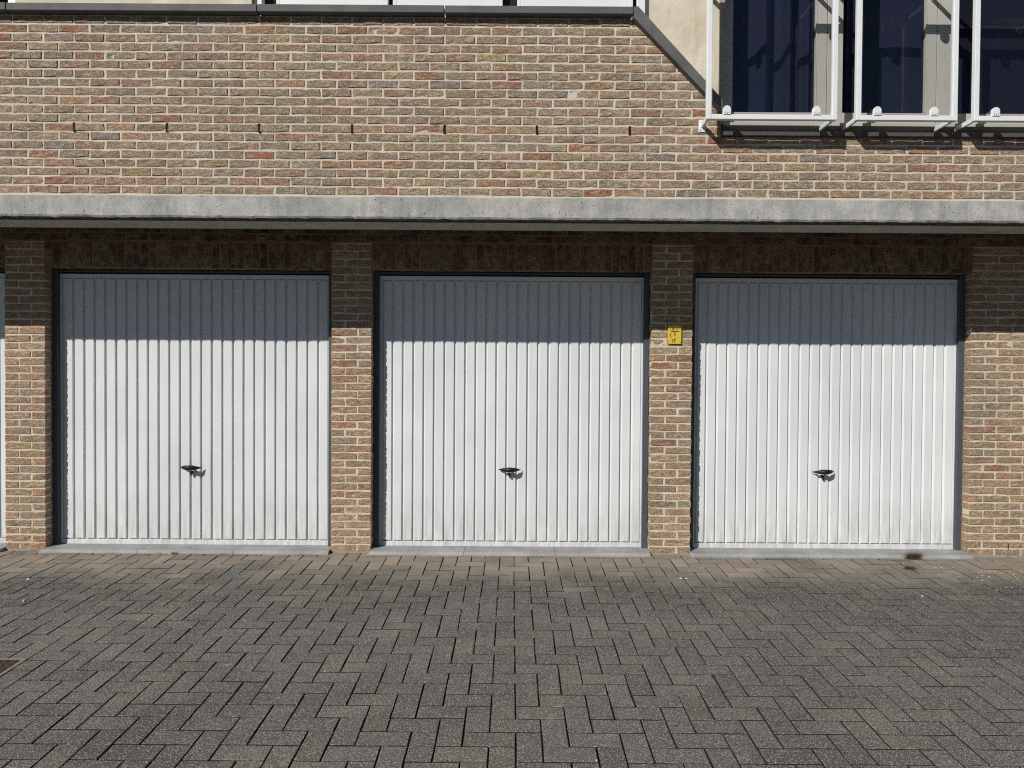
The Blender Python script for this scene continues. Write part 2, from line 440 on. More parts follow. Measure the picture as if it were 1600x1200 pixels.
def brick_template(L, H, depth, seed):
    """front at y=0, back at y=depth; hand-moulded, so uneven"""
    r = np.random.default_rng(seed)
    nx = 5 if L > 0.15 else 3; nz = 3; e = 0.0030
    v = []; f = []
    X = np.linspace(-L/2 + e, L/2 - e, nx); Z = np.linspace(-H/2 + e, H/2 - e, nz)
    for a in range(nz):
        for b in range(nx):
            v.append((X[b] + r.normal(0, .0016), r.normal(0, .0014), Z[a] + r.normal(0, .0014)))
    for a in range(nz - 1):
        for b in range(nx - 1):
            f.append((a*nx+b, a*nx+b+1, (a+1)*nx+b+1, (a+1)*nx+b))
    ring = [b for b in range(nx)] + [a*nx + nx-1 for a in range(1, nz)] + [(nz-1)*nx + b for b in range(nx-2, -1, -1)] + [a*nx for a in range(nz-2, 0, -1)]
    sx = (L/2) / (L/2 - e); sz = (H/2) / (H/2 - e); n0 = len(v); R_ = len(ring)
    for q in ring:
        x, y, z = v[q]; v.append((np.clip(x*sx + r.normal(0, .0014), -L/2-.002, L/2+.002), 0.0028 + r.normal(0, .0007), z*sz + r.normal(0, .0015)))
    for i in range(R_):
        k = (i+1) % R_; f.append((n0+i, n0+k, ring[k], ring[i]))
    n1 = len(v)
    cor = [0, nx-1, nx-1+nz-1, 2*(nx-1)+nz-1]
    for i in cor: v.append((v[n0+i][0], depth, v[n0+i][2]))
    for s_ in range(4):
        i0 = cor[s_]; i1 = cor[(s_+1) % 4] if s_ < 3 else R_
        seg = [n0 + (q % R_) for q in range(i0, i1 + 1)]
        f.append(tuple([n1 + s_, n1 + (s_+1) % 4] + seg[::-1]))
    return np.array(v), f

class BrickSet:
    def __init__(s, L, H, depth, seed, count):
        s.T = [brick_template(L, H, depth, seed + i) for i in range(count)]; s.L, s.H = L, H
        s.me = []
        for v, f in s.T:
            me = bpy.data.meshes.new('brick'); me.from_pydata(v.tolist(), [], f); me.update()
            me.materials.append(M_BRICK); s.me.append(me)
PITCH = 0.218; CRS = 0.0627; BL = 0.2055; BH = 0.0500; JH = BH/2
BS_UP = BrickSet(BL, BH, 0.08, 1, 12)
CRL = 0.0635
BS_LO = BrickSet(0.212, 0.0505, 0.098, 40, 10)
BS_HD = BrickSet(0.1105, 0.0505, 0.098, 60, 8)
BS_SO = BrickSet(0.206, 0.0535, 0.098, 80, 8)

def place_brick(parent, bs, x, y, z, pal, mass=None, ry=0.0, name='brick', mirror=False):
    q = int(rng.integers(len(bs.T))); col = brick_colour(pal)
    M4 = Matrix.Translation((x + rng.normal(0, .0012), y + rng.normal(0, .0011), z + rng.normal(0, .0009))) @ Matrix.Rotation(ry + rng.normal(0, .004), 4, 'Y') @ Matrix.Rotation(rng.normal(0, .004), 4, 'Z')
    if mass is not None:
        A = np.array(M4); mass.add(bs.T[q][0] @ A[:3, :3].T + A[:3, 3], bs.T[q][1], col); return None
    o = bpy.data.objects.new(name, bs.me[q]); COL.objects.link(o); o.parent = parent
    o.matrix_local = Matrix.Translation(-parent.location) @ M4; o.color = col
    return o

# ------------------------------------------------------------------ upper brick wall
def diag(x): return 3.985 - 1.03*(x - 0.835)        # underside of the slanted coping
XEND = 1.462; ZR = 3.186; ZTOP = 4.012; ZBOT = 2.742
wall = root('brick_wall', (0, YU + 0.1, ZBOT), 'upper brick wall above the concrete band, its top edge slanting down at the right', 'wall')
poly = [(-6.2, ZBOT), (6.2, ZBOT), (6.2, ZR - 0.002), (XEND, ZR - 0.002), (XEND, diag(XEND)), (0.835, 3.985), (0.81, ZTOP - 0.002), (-6.2, ZTOP - 0.002)]
v, f = prism_xz(poly, YU + 0.0042, YU + 0.075)
m = MB(); m.add(v, f); link('mortar', m.mesh('mortar', M_MORTAR), wall)

def inside(x, z, ex=0.0):
    if x <= 0.81: return z < ZTOP + ex
    if x < XEND: return z < min(diag(x), ZTOP) + ex
    return z < ZR + ex
slots = []
for row in range(-1, 19):
    z = 3.914 - row*CRS
    off = 0.71 + (0 if row % 2 == 0 else PITCH/2)
    k0 = int((-6.2 - off)/PITCH) - 1
    for k in range(k0, k0 + 60):
        x = off + k*PITCH + PITCH/2
        if x < -6.1 or x > 6.1: continue
        cs = [(x - BL/2, z - JH), (x + BL/2, z - JH), (x + BL/2, z + JH), (x - BL/2, z + JH)]
        ins = [inside(a, b, 0.001) for a, b in cs]
        if not any(ins): continue
        slots.append((x, z, all(ins), row))
cand = []
for n, (x, z, full, row) in enumerate(slots):
    q = pix((x, YU, z)); q2 = abs(x)
    if full and -10 < q[0] < 1610: cand.append((math.hypot(x, (z - 3.35)*0.6), n))
cand.sort(); single_b = {n for d, n in cand[:288]}
mass = MB()
for n, (x, z, full, row) in enumerate(slots):
    if full:
        place_brick(wall, BS_UP, x, YU, z, PAL, None if n in single_b else mass)
    else:
        q = int(rng.integers(12)); bm = bmesh.new(); vv = [bm.verts.new(Vector(p) + Vector((x, YU, z))) for p in BS_UP.T[q][0]]
        for ff in BS_UP.T[q][1]: bm.faces.new([vv[i] for i in ff])
        def cut(co, no):
            g = bm.verts[:] + bm.edges[:] + bm.faces[:]
            bmesh.ops.bisect_plane(bm, geom=g, plane_co=co, plane_no=no, clear_outer=True)
        if x - BL/2 > XEND - 0.03 or (x > XEND and z > ZR - 0.1 and z < ZR + 0.03): cut((0, 0, ZR), (0, 0, 1))
        elif x < 0.80 and z > 3.95: cut((0, 0, ZTOP), (0, 0, 1))
        else:
            cut((0.835, 0, 3.985), Vector((1.03, 0, 1.0)).normalized())
            if x + BL/2 > XEND and z + JH > ZR: cut((XEND, 0, 0), (1, 0, 0))
        if len(bm.faces) > 2:
            bm.verts.index_update(); mass.add([tuple(p.co) for p in bm.verts], [tuple(p.index for p in ff.verts) for ff in bm.faces], brick_colour(PAL), True)
        bm.free()
tag(link('bricks', mass.mesh('bricks', M_BRICKS), wall), kind='stuff')

# weep vents: open slots in the perpends of one course
zw = 3.914 - 11*CRS
place_words = ['leftmost of the row, nearest the left edge', 'second from the left', 'third from the left', 'middle one of seven, above the pier',
               'third from the right', 'second from the right', 'rightmost of the row, below the slanted coping']
for i in range(7):
    x = 0.71 + PITCH/2 + (-18 + 3*i)*PITCH
    w = 0.0072 + 0.0010*rng.random(); m = MB(); hh = 0.0305
    lean_ = rng.normal(0, 0.0012)
    v, f = prism_xz([(-w, -hh), (w + 0.001, -hh - 0.002), (w - lean_, hh), (-w - lean_, hh)], 0, 0.02); m.add(v, f)
    if i in (0, 2): 
        v, f = prism_xz([(-0.004, -hh - .004), (0.011, -hh - .004), (0.010, -hh + .006), (0.002, -hh + .012), (-0.004, -hh + .004)], -0.002, 0.015); m.add(v, f)
    tag(link('weep_vent', m.mesh('weep_vent', M_VENT), None, (x, YU - 0.0008, zw)), 'black weep slot between bricks of upper wall, ' + place_words[i], 'vent', 'weep slots in the upper wall')

# ------------------------------------------------------------------ coping on top of the wall
cop = root('coping', (0, YU, ZTOP), 'dark grey stone coping along the top of the upper wall and down its slanted end', 'coping')
zt = 4.063; zb = 4.0125
def coping_stone(poly):
    v, f = prism_xz(poly, YU - 0.06, YC - 0.002); m = MB(); m.add(v, f)
    return link('coping_stone', m.mesh('coping_stone', M_COPING, 0.003), cop)
for a, b in ((-6.2, -3.545), (-3.539, -1.797), (-1.790, -0.491), (-0.485, 0.826)):
    dz = rng.normal(0, 0.0008); coping_stone([(a, zb+dz), (b, zb+dz), (b, zt+dz), (a, zt+dz)])
coping_stone([(0.832, 3.986), (1.462, diag(1.462)), (1.462, diag(1.462) + 0.079), (0.862, zt + 0.002), (0.832, zt + 0.002)])

# ------------------------------------------------------------------ concrete band
slab = root('concrete_slab', (0, 5.2, 2.59), 'pale concrete floor band running between the upper wall and the garages', 'slab')
nx = 420; X = np.linspace(-6.2, 6.2, nx); YF = 5.015; zlo = 2.588; zhi = 2.740
wob = np.interp(X, np.linspace(-6.2, 6.2, 90), rng.normal(0, .0011, 90))
bot = zlo + rng.normal(0, .0015, nx) + wob*0.6
m = MB(); v = []; f = []
topw = zhi + np.interp(X, np.linspace(-6.2, 6.2, 60), rng.normal(0, .0018, 60))
for i in range(nx):
    v += [(X[i], YF + 0.006, topw[i]), (X[i], YF, topw[i] - 0.006), (X[i], YF + rng.normal(0, .0006), bot[i] + 0.012), (X[i], YF + 0.006 + abs(rng.normal(0, .002)), bot[i]), (X[i], YF + 0.03, bot[i] + 0.001 + rng.normal(0, .001)), (X[i], YU + 0.09, topw[i])]
for i in range(nx - 1):
    a = i*6; b = a + 6
    f += [(a, a+1, b+1, b), (a+1, a+2, b+2, b+1), (a+2, a+3, b+3, b+2), (a+3, a+4, b+4, b+3), (a+5, a, b, b+5)]
m.add(v, f); link('fascia', m.mesh('fascia', M_CONC), slab)
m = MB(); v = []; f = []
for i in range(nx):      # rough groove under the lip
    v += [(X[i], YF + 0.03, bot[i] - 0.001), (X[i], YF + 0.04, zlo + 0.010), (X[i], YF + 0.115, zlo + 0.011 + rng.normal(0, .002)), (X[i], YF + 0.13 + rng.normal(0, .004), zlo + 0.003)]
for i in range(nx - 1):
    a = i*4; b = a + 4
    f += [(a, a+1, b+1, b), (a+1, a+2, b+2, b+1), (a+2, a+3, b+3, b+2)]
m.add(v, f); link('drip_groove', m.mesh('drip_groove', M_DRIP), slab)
box_part('soffit', slab, (-6.2, 6.2, YF + 0.132, 5.415, zlo, zlo + 0.3), M_SOFFIT)
box_part('ceiling', slab, (-6.2, 6.2, 5.417, 6.5, 2.86, 3.05), M_SOFFIT)
box_part('slab_core', slab, (-6.2, 6.2, YF + 0.14, 5.41, zlo + 0.02, 2.735), M_SOFFIT)

# ------------------------------------------------------------------ lower walls: piers, lintels, band
PIERS = [(-4.217, -3.881), (-1.505, -1.169), (1.154, 1.497), (3.813, 6.2)]
ZB = -0.008; ZLB = 2.352; ZLT = 2.574
pier_labels = ['narrow brick pier at the left edge beside the cut-off door', 'narrow brick pier between the left and middle garage doors',
               'narrow brick pier carrying the yellow sign, between the middle and right doors', 'wide brick wall to the right of the right-hand garage door']
for pi, (a, b) in enumerate(PIERS):
    pr = root('brick_pier', ((a+b)/2, YL + 0.1, ZB), pier_labels[pi], 'pier' if pi < 3 else 'wall', 'brick piers between the garage doors')
    m = MB(); m.box(a + 0.005, b - 0.005, YL + 0.0042, YL + 0.096, ZB - 0.03, ZLT); m.box(a + 0.02, b - 0.02, YL + 0.097, YL + 0.4, ZB - 0.02, ZLT)
    link('mortar', m.mesh('mortar', M_MORTAR), pr)
    # rough cement at the foot
    m = MB(); nn = 24; xs = np.linspace(a + .004, min(b, 5.0) - .004, nn if pi < 3 else 60); v = []; f = []
    for i, x in enumerate(xs):
        h = 0.016 + abs(rng.normal(0, .007)); d = 0.006 + abs(rng.normal(0, .006))
        v += [(x, YL - d - 0.006, ZB - 0.02), (x, YL - d*0.6, ZB + h*0.6), (x, YL + 0.006, ZB + h)]
    for i in range(len(xs) - 1):
        k = i*3; f += [(k, k+3, k+4, k+1), (k+1, k+4, k+5, k+2)]
    m.add(v, f, smooth=True); link('foot_mortar', m.mesh('foot_mortar', M_RIM), pr)
    mass = MB(); rows = int((ZLT - ZB) / CRL) + 1
    zr0 = ZB + 0.018 + 0.0252
    crs = (ZLT - 0.012 - zr0 - 0.0252) / (rows - 2)
    for r_ in range(rows - 1):
        z = zr0 + r_*crs
        if pi < 3:
            w = b - a; hd = 0.1105; st = w - hd - 0.012
            lay = [(a + hd/2, BS_HD), (b - st/2, BS_LO)] if (r_ + (0 if pi == 0 else 1)) % 2 == 0 else [(a + st/2, BS_LO), (b - hd/2, BS_HD)]
            for x, bs in lay: place_brick(pr, bs, x, YL, z, PALL)
        else:
            x = a
            if r_ % 2: place_brick(pr, BS_HD, x + 0.05525, YL, z, PALL); x += 0.1225
            while x < b - 0.22:
                place_brick(pr, BS_LO, x + 0.106, YL, z, PALL, None if x < 4.45 else mass); x += 0.224
    if pi == 3: tag(link('bricks', mass.mesh('bricks', M_BRICKS), pr), kind='stuff')

OPEN = [(-6.55, -4.217), (-3.881, -1.505), (-1.169, 1.154), (1.497, 3.813)]
lin_labels = ['upright brick course over the cut-off door at the left edge', 'upright brick course over the left garage door', 'upright brick course over the middle garage door', 'upright brick course over the right garage door']
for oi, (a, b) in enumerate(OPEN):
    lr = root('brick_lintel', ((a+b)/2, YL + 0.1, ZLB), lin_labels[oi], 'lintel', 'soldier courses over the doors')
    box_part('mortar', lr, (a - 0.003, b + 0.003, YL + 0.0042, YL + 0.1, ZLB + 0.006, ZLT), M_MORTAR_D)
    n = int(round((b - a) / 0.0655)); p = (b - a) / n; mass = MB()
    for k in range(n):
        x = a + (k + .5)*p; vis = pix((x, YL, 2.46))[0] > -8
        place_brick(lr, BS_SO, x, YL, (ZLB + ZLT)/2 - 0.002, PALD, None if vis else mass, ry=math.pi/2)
    if mass.n: tag(link('bricks', mass.mesh('bricks', M_BRICKS), lr), kind='stuff')
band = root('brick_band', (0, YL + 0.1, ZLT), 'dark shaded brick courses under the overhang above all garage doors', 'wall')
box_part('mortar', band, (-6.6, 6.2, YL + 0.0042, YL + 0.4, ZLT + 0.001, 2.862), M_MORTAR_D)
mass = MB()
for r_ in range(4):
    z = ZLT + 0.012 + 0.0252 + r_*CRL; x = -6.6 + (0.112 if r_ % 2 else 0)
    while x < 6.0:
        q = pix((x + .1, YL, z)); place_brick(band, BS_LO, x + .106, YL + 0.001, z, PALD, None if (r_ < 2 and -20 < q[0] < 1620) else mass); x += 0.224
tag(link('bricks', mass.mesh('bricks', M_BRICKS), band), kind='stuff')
# wall behind the doors, closing the garages
m = MB(); m.box(-6.8, 6.3, 6.32, 6.42, -0.3, 3.0); tag(link('garage_interior_wall', m.mesh('garage_interior_wall', M_ROOM)), kind='structure')

# ------------------------------------------------------------------ garage doors
DZ0 = 0.026; DZ1 = 2.322; GD = 0.016
door_labels = ['white ribbed garage door cut off by the left edge of the picture', 'white ribbed garage door at the left, wholly in view',
               'white ribbed garage door in the middle, left of the yellow sign', 'white ribbed garage door at the right, grass tuft at its threshold']
for oi, (a, b) in enumerate(OPEN):
    dr = root('garage_door', ((a+b)/2, YD, 0.0), door_labels[oi], 'garage door', 'white garage doors')
    # dark steel frame
    fw = 0.045; fy0, fy1 = YL + 0.092, YL + 0.17
    box_part('frame_jamb', dr, (a + 0.001, a + fw, fy0, fy1, -0.01, ZLB + 0.004), M_FRAME, 0.002)
    box_part('frame_jamb', dr, (b - fw, b - 0.001, fy0, fy1, -0.01, ZLB + 0.004), M_FRAME, 0.002)
    box_part('frame_head', dr, (a + fw + .001, b - fw - .001, fy0 + 0.03, fy1, DZ1 + 0.012, ZLB + 0.004), M_FRAME, 0.002)
    la, lb = a + fw - 0.006, b - fw + 0.006
    box_part('door_leaf', dr, (la, lb, YD + GD, YD + GD + 0.02, DZ0 + 0.002, DZ1 - .002), M_DOOR)
    st = 0.020; rb = 0.040; rt = 0.034
    box_part('bottom_rail', dr, (la, lb, YD - 0.001, YD + GD - 0.0005, DZ0, DZ0 + rb), M_DOOR, 0.002)
    box_part('top_rail', dr, (la, lb, YD - 0.001, YD + GD - 0.0005, DZ1 - rt, DZ1), M_DOOR, 0.002)
    for x0, x1 in ((la, la + st), (lb - st, lb)):
        box_part('side_rail', dr, (x0, x1, YD - 0.0005, YD + GD - 0.0005, DZ0 + rb + 0.001, DZ1 - rt - 0.001), M_DOOR, 0.002)
    N = 25; p = (lb - la - 2*st) / N; z0 = DZ0 + rb + 0.005; z1 = DZ1 - rt - 0.004
    prof = [(0.0110, GD), (0.0215, 0.0), (p - 0.004, 0.0), (p - 0.0015, GD)]
    for variant in range(3):
        pass
    def panel_mesh(seed):
        r = np.random.default_rng(seed); m = MB(); v = []; f = []; zs = np.linspace(z0, z1, 9)
        for i, z in enumerate(zs):
            w = r.normal(0, .00035) if 0 < i < 8 else 0.0
            e = 0.006 if i in (0, 8) else 0.0
            v += [(prof[0][0], GD - .0006, z), (prof[1][0] + w, w, z + (e if i == 0 else -e)), (prof[2][0] + w, w*0.6, z + (e if i == 0 else -e)), (prof[3][0], GD - .0006, z)]
        for i in range(8):
            k = i*4
            for q in range(3): f.append((k+q, k+q+1, k+q+5, k+q+4))
        f += [(0, 3, 2, 1), (32, 33, 34, 35)]
        m.add(v, f); return m.mesh('panel', M_DOOR)
    pm = [panel_mesh(oi*10 + s) for s in range(5)]
    for k in range(N):
        link('panel', pm[int(rng.integers(5))], dr, (la + st + k*p, YD, 0.0))
    # handle: lens-shaped grip on a stem, lock with a key below
    hx = (la + lb)/2 + (-0.022 if oi == 1 else -0.008 if oi == 2 else -0.012); hz = 0.690; tilt = [0, -0.02, 0.0, 0.03][oi]
    m = MB(); v = []; f = []; n = 17; sec = 8
    for i in range(n):
        u = -1 + 2*i/(n-1); half = max(0.0030, 0.0205*(1 - abs(u)**2.4)); dep = max(0.004, 0.015*(1 - abs(u)**2.0))
        cy = -0.076 + 0.056*u*u; cz = u*math.sin(tilt)*0.09 - 0.004*u*u
        for s_ in range(sec):
            an = 2*math.pi*s_/sec; v.append((u*0.093, cy + dep*math.cos(an), cz + half*math.sin(an)))
    for i in range(n-1):
        for s_ in range(sec):
            q = (s_+1) % sec; f.append((i*sec+s_, i*sec+q, (i+1)*sec+q, (i+1)*sec+s_))
    f += [tuple(range(sec-1, -1, -1)), tuple((n-1)*sec + q for q in range(sec))]
    m.add(v, f, smooth=True)
    h = link('handle', m.mesh('handle', M_BLACK), dr, (hx, YD, hz))
    def rod(name, x, y0, y1, z, r0, r1, par, seg=14):
        m = MB(); v = []; 
        for yy, rr in ((y0, r0), (y1, r1)):
            v += [(rr*math.cos(2*math.pi*q/seg), yy, rr*math.sin(2*math.pi*q/seg)) for q in range(seg)]
        f = [(q, q+seg, (q+1) % seg + seg, (q+1) % seg) for q in range(seg)] + [tuple(range(seg)), tuple(range(2*seg-1, seg-1, -1))]
        m.add(v, f); return link(name, m.mesh(name, M_BLACK), par, (x, 0, z))
    rod('stem', hx, YD - 0.068, YD + 0.004, hz - 0.006, 0.008, 0.011, h)
    rod('rosette', hx, YD - 0.006, YD + 0.006, hz - 0.006, 0.017, 0.019, h)
    rod('lock', hx, YD - 0.012, YD + 0.006, hz - 0.042, 0.009, 0.010, h)
    box_part('key', h, (hx - 0.006, hx + 0.006, YD - 0.030, YD - 0.013, hz - 0.072, hz - 0.036), M_BLACK, 0.001)

    # bluestone threshold
    sr = root('door_sill', ((a+b)/2, YL, 0.0), ['bluestone threshold under the cut-off door at the left edge', 'bluestone threshold under the left garage door', 'bluestone threshold under the middle garage door', 'bluestone threshold under the right garage door'][oi], 'sill', 'bluestone thresholds')
    cuts = {0: [0.5], 1: [0.335, 0.668], 2: [0.336, 0.66], 3: [0.33, 0.7]}[oi]
    cs = [a] + [a + (b-a)*c for c in cuts] + [b]
    for i in range(len(cs) - 1):
        x0, x1 = cs[i] + 0.0016, cs[i+1] - 0.0016
        e0 = 0.003 if i == 0 else 0.0; e1 = 0.003 if i == len(cs)-2 else 0.0
        m = MB(); pts = []
        sec_ = [(5.826, -0.03, 0.006), (5.828, 0.004, 0.004), (5.846, 0.024, 0.0), (6.10, 0.029, 0.0), (6.10, -0.03, 0.0)]
        ns = 9; v = []; f = []
        for s_ in range(ns):
            u = s_/(ns-1)
            for qi, (yy, zz, ins) in enumerate(sec_):
                ov = 0.014 if qi < 2 else 0.0
                xa = x0 - (ov if e0 else 0) ; xb = x1 + (ov*0.0 if e1 else 0)
                jj = rng.normal(0, .0007) if qi < 3 else 0
                v.append((xa + (xb-xa)*u, yy + jj, zz + jj))
        for s_ in range(ns-1):
            for q in range(4):
                k = s_*5 + q; f.append((k, k+5, k+6, k+1))
        f += [(0, 1, 2, 3, 4), tuple((ns-1)*5 + q for q in (4, 3, 2, 1, 0))]
        m.add(v, f); link('sill_stone', m.mesh('sill_stone', M_SILL), sr)

# ------------------------------------------------------------------ rendered walls and white windows above the coping
def rendered(poly, label):
    v, f = prism_xz(poly, YC, YC + 0.12); m = MB(); cx = poly[0][0]
    m.add(v, f); return tag(link('rendered_wall', m.mesh('rendered_wall', M_RENDER)), label, 'wall', 'cream rendered walls')
rendered([(-3.53, 3.9), (-1.86, 3.9), (-1.86, 5.2), (-3.53, 5.2)], 'strip of cream rendered wall above the coping at upper left')
rendered([(0.955, 3.75), (1.449, 3.3), (1.449, 5.2), (0.955, 5.2)], 'cream rendered wall between the slanted coping and the tall dark windows')
# white window units just showing over the coping
def bar(name, par, b, mat=None): return box_part(name, par, b, mat or M_PVC, 0.002)
def white_window(x0, x1, label, sashes):
    wr = root('window', ((x0+x1)/2, YC + 0.08, 4.0), label, 'window', 'white framed windows above the coping')
    y0, y1 = YC + 0.035, YC + 0.10
    bar('jamb', wr, (x0, x0 + 0.055, y0, y1, 3.96, 5.2)); bar('jamb', wr, (x1 - 0.055, x1, y0, y1, 3.96, 5.2))
    bar('bottom_frame', wr, (x0 + 0.056, x1 - 0.056, y0, y1, 3.96, 4.052))
    for s0, s1, panel in sashes:
        sz = 4.35 if panel else 4.085
        bar('sash_stile', wr, (s0, s0 + 0.025, y0 + .012, y1, 4.054, 5.2)); bar('sash_stile', wr, (s1 - 0.025, s1, y0 + .012, y1, 4.054, 5.2))
        bar('panel' if panel else 'sash_rail', wr, (s0 + 0.026, s1 - 0.026, y0 + .012, y1, 4.054, sz))
        box_part('pane', wr, (s0 + 0.026, s1 - 0.026, y0 + 0.03, y0 + 0.036, sz + .001, 5.2), M_WIN_GLASS)
    m = MB(); m.box(x0, x1, YC + 0.11, YC + 0.13, 3.9, 5.2); link('backing', m.mesh('backing', M_ROOM), wr)
white_window(-6.0, -3.535, 'white framed window at the top left corner above the coping', [(-5.94, -3.59, False)])
white_window(-1.855, 0.93, 'wide white framed window above the coping at top centre', [(-1.70, -0.905, True), (-0.868, -0.085, True), (0.02, 0.845, True)])
box_part('dark_reveal', None, (0.932, 0.953, YC + 0.03, YC + 0.11, 3.86, 5.2), M_FRAME) if False else None
jb = tag(link('reveal_shadow', (lambda m: (m.box(0.932, 0.953, YC + 0.02, YC + 0.11, 3.86, 5.2), m.mesh('reveal_shadow', M_FRAME))[1])(MB())), 'dark strip standing in for the shadowed reveal between the white window and the cream wall', 'trim')  # dark strip added where the reveal lies in shadow

# ------------------------------------------------------------------ tall windows at the right
jt = tag(link('jamb_strip', (lambda m: (m.box(1.450, 1.484, YC - 0.016, YW + 0.06, 3.28, 5.2), m.mesh('jamb_strip', M_JAMB))[1])(MB())), 'beige strip between the cream wall and the leftmost dark window', 'trim')
WINS = [(1.486, 2.255, 1.577, 2.177, 'dark blue window nearest the cream wall, curtain folds behind its glass'),
        (2.259, 3.046, 2.371, 2.970, 'dark blue window in the middle of three, narrow curtain inside'),
        (3.050, 3.838, 3.160, 3.760, 'dark window at the upper right corner with a grey blind inside')]
for x0, x1, g0, g1, lab in WINS:
    wr = root('window', ((x0+x1)/2, YW, 3.24), lab, 'window', 'tall dark windows behind glass guards')
    zf = 3.300; zg = 3.402
    def wb(n, b): return box_part(n, wr, b, M_BEIGE, 0.003)
    wb('frame_stile', (x0, g0, YW, YW + 0.07, zf, 5.2)); wb('frame_stile', (g1, x1, YW, YW + 0.07, zf, 5.2))
    wb('frame_rail', (g0 + .001, g1 - .001, YW + 0.002, YW + 0.07, zf, zg))
    wb('sash_bead', (g1 - 0.002, g1 + 0.004, YW - 0.004, YW + 0.01, zg, 5.2)); 
    wb('sill_nose', (x0 + .001, x1 - .001, YW - 0.085, YW + 0.06, 3.276, zf - 0.001))
    box_part('lower_profile', wr, (x0, x1, YW + 0.012, YW + 0.06, 3.2145, 3.275), M_SOFFIT, 0.002)
    box_part('pane', wr, (g0 + .0005, g1 - .003, YW + 0.030, YW + 0.036, zg, 5.2), M_WIN_GLASS)
    bpy.data.objects
ws = root('window_sill', (2.9, YU, 3.19), 'dark stone ledge under the tall windows above the brick', 'sill')
xs = [1.462, 2.62, 3.9, 6.2]
for i in range(3): box_part('sill_stone', ws, (xs[i] + .0015, xs[i+1] - .0015, YU - 0.028, YW + 0.05, 3.186, 3.214), M_DARKSILL, 0.003)
# end of the row of windows, out of frame
rendered([(3.842, 3.216), (6.2, 3.216), (6.2, 5.2), (3.842, 5.2)], 'cream rendered wall beyond the last dark window at the right edge')
# dark room behind
m = MB(); m.box(1.3, 4.2, 6.2, 6.25, 3.0, 5.3); m.box(1.3, 1.32, 5.3, 6.2, 3.0, 5.3); m.box(4.18, 4.2, 5.3, 6.2, 3.0, 5.3); m.box(1.3, 4.2, 5.3, 6.25, 5.28, 5.3); m.box(1.3, 4.2, 5.2, 6.25, 3.06, 3.08)
m.box(-6.2, 1.3, YC + 0.14, YC + 0.2, 3.0, 5.25); m.box(-6.2, 6.2, YU + 0.02, 6.3, 5.21, 5.3); m.box(3.85, 6.2, YC + 0.14, YC + 0.2, 3.0, 5.25)
tag(link('interior_walls', m.mesh('interior_walls', M_ROOM)), kind='structure')

def curtain(x0, x1, y, folds, amp, seed, label, z0=3.1, slant=0.0):
    r = np.random.default_rng(seed); n = 90; nz = 10; v = []; f = []
    ph = r.uniform(0, 6.28)
    for k in range(nz):
        t_ = k/(nz-1); z = z0 + (5.2 - z0)*t_
        for i in range(n):
            u = i/(n-1); w = u + 0.05*math.sin(u*7 + ph)
            v.append((x0 + (x1-x0)*u + slant*(1-t_)*u, y + amp*math.sin(w*folds*2*math.pi + ph) + amp*0.35*math.sin(w*folds*4.3*math.pi + 1.3*ph), z))
    for k in range(nz-1):
        for i in range(n-1):
            q = k*n + i; f.append((q, q+1, q+n+1, q+n))
    m = MB(); m.add(v, f, smooth=True)
    o = link('curtain', m.mesh('curtain', M_CURTAIN)); o.modifiers.new('thick', 'SOLIDIFY').thickness = 0.002
    return tag(o, label, 'curtain', 'curtains behind the tall windows')
curtain(1.72, 2.09, 5.35, 2.0, 0.060, 3, 'pleated curtain hanging in the middle of the window nearest the cream wall')
curtain(2.13, 2.28, 5.36, 1.4, 0.03, 8, 'narrow curtain edge at the right side of the window nearest the cream wall')
curtain(2.46, 2.60, 5.34, 1.2, 0.035, 5, 'curtain fold at the left inside the middle dark window')
curtain(2.70, 2.745, 5.30, 0.5, 0.012, 6, 'thin pale slanting curtain strip inside the middle dark window', 3.1, 0.9)
curtain(2.82, 3.02, 5.36, 1.6, 0.028, 9, 'curtain folds at the right inside the middle dark window')
bl = root('roller_blind', (3.45, 5.25, 3.3), 'grey roller blind with a pale hem bar in the upper right window', 'blind')
box_part('fabric', bl, (3.17, 3.80, 5.25, 5.253, 4.07, 5.2), M_BLIND)
box_part('hem_bar', bl, (3.168, 3.802, 5.244, 5.258, 4.052, 4.0695), M_HEM, 0.002)
b2 = box_part('rear_blind', None, (3.235, 3.83, 5.30, 5.303, 3.10, 5.2), M_BLIND)
tag(b2, 'second grey blind behind the roller blind in the upper right window', 'blind')

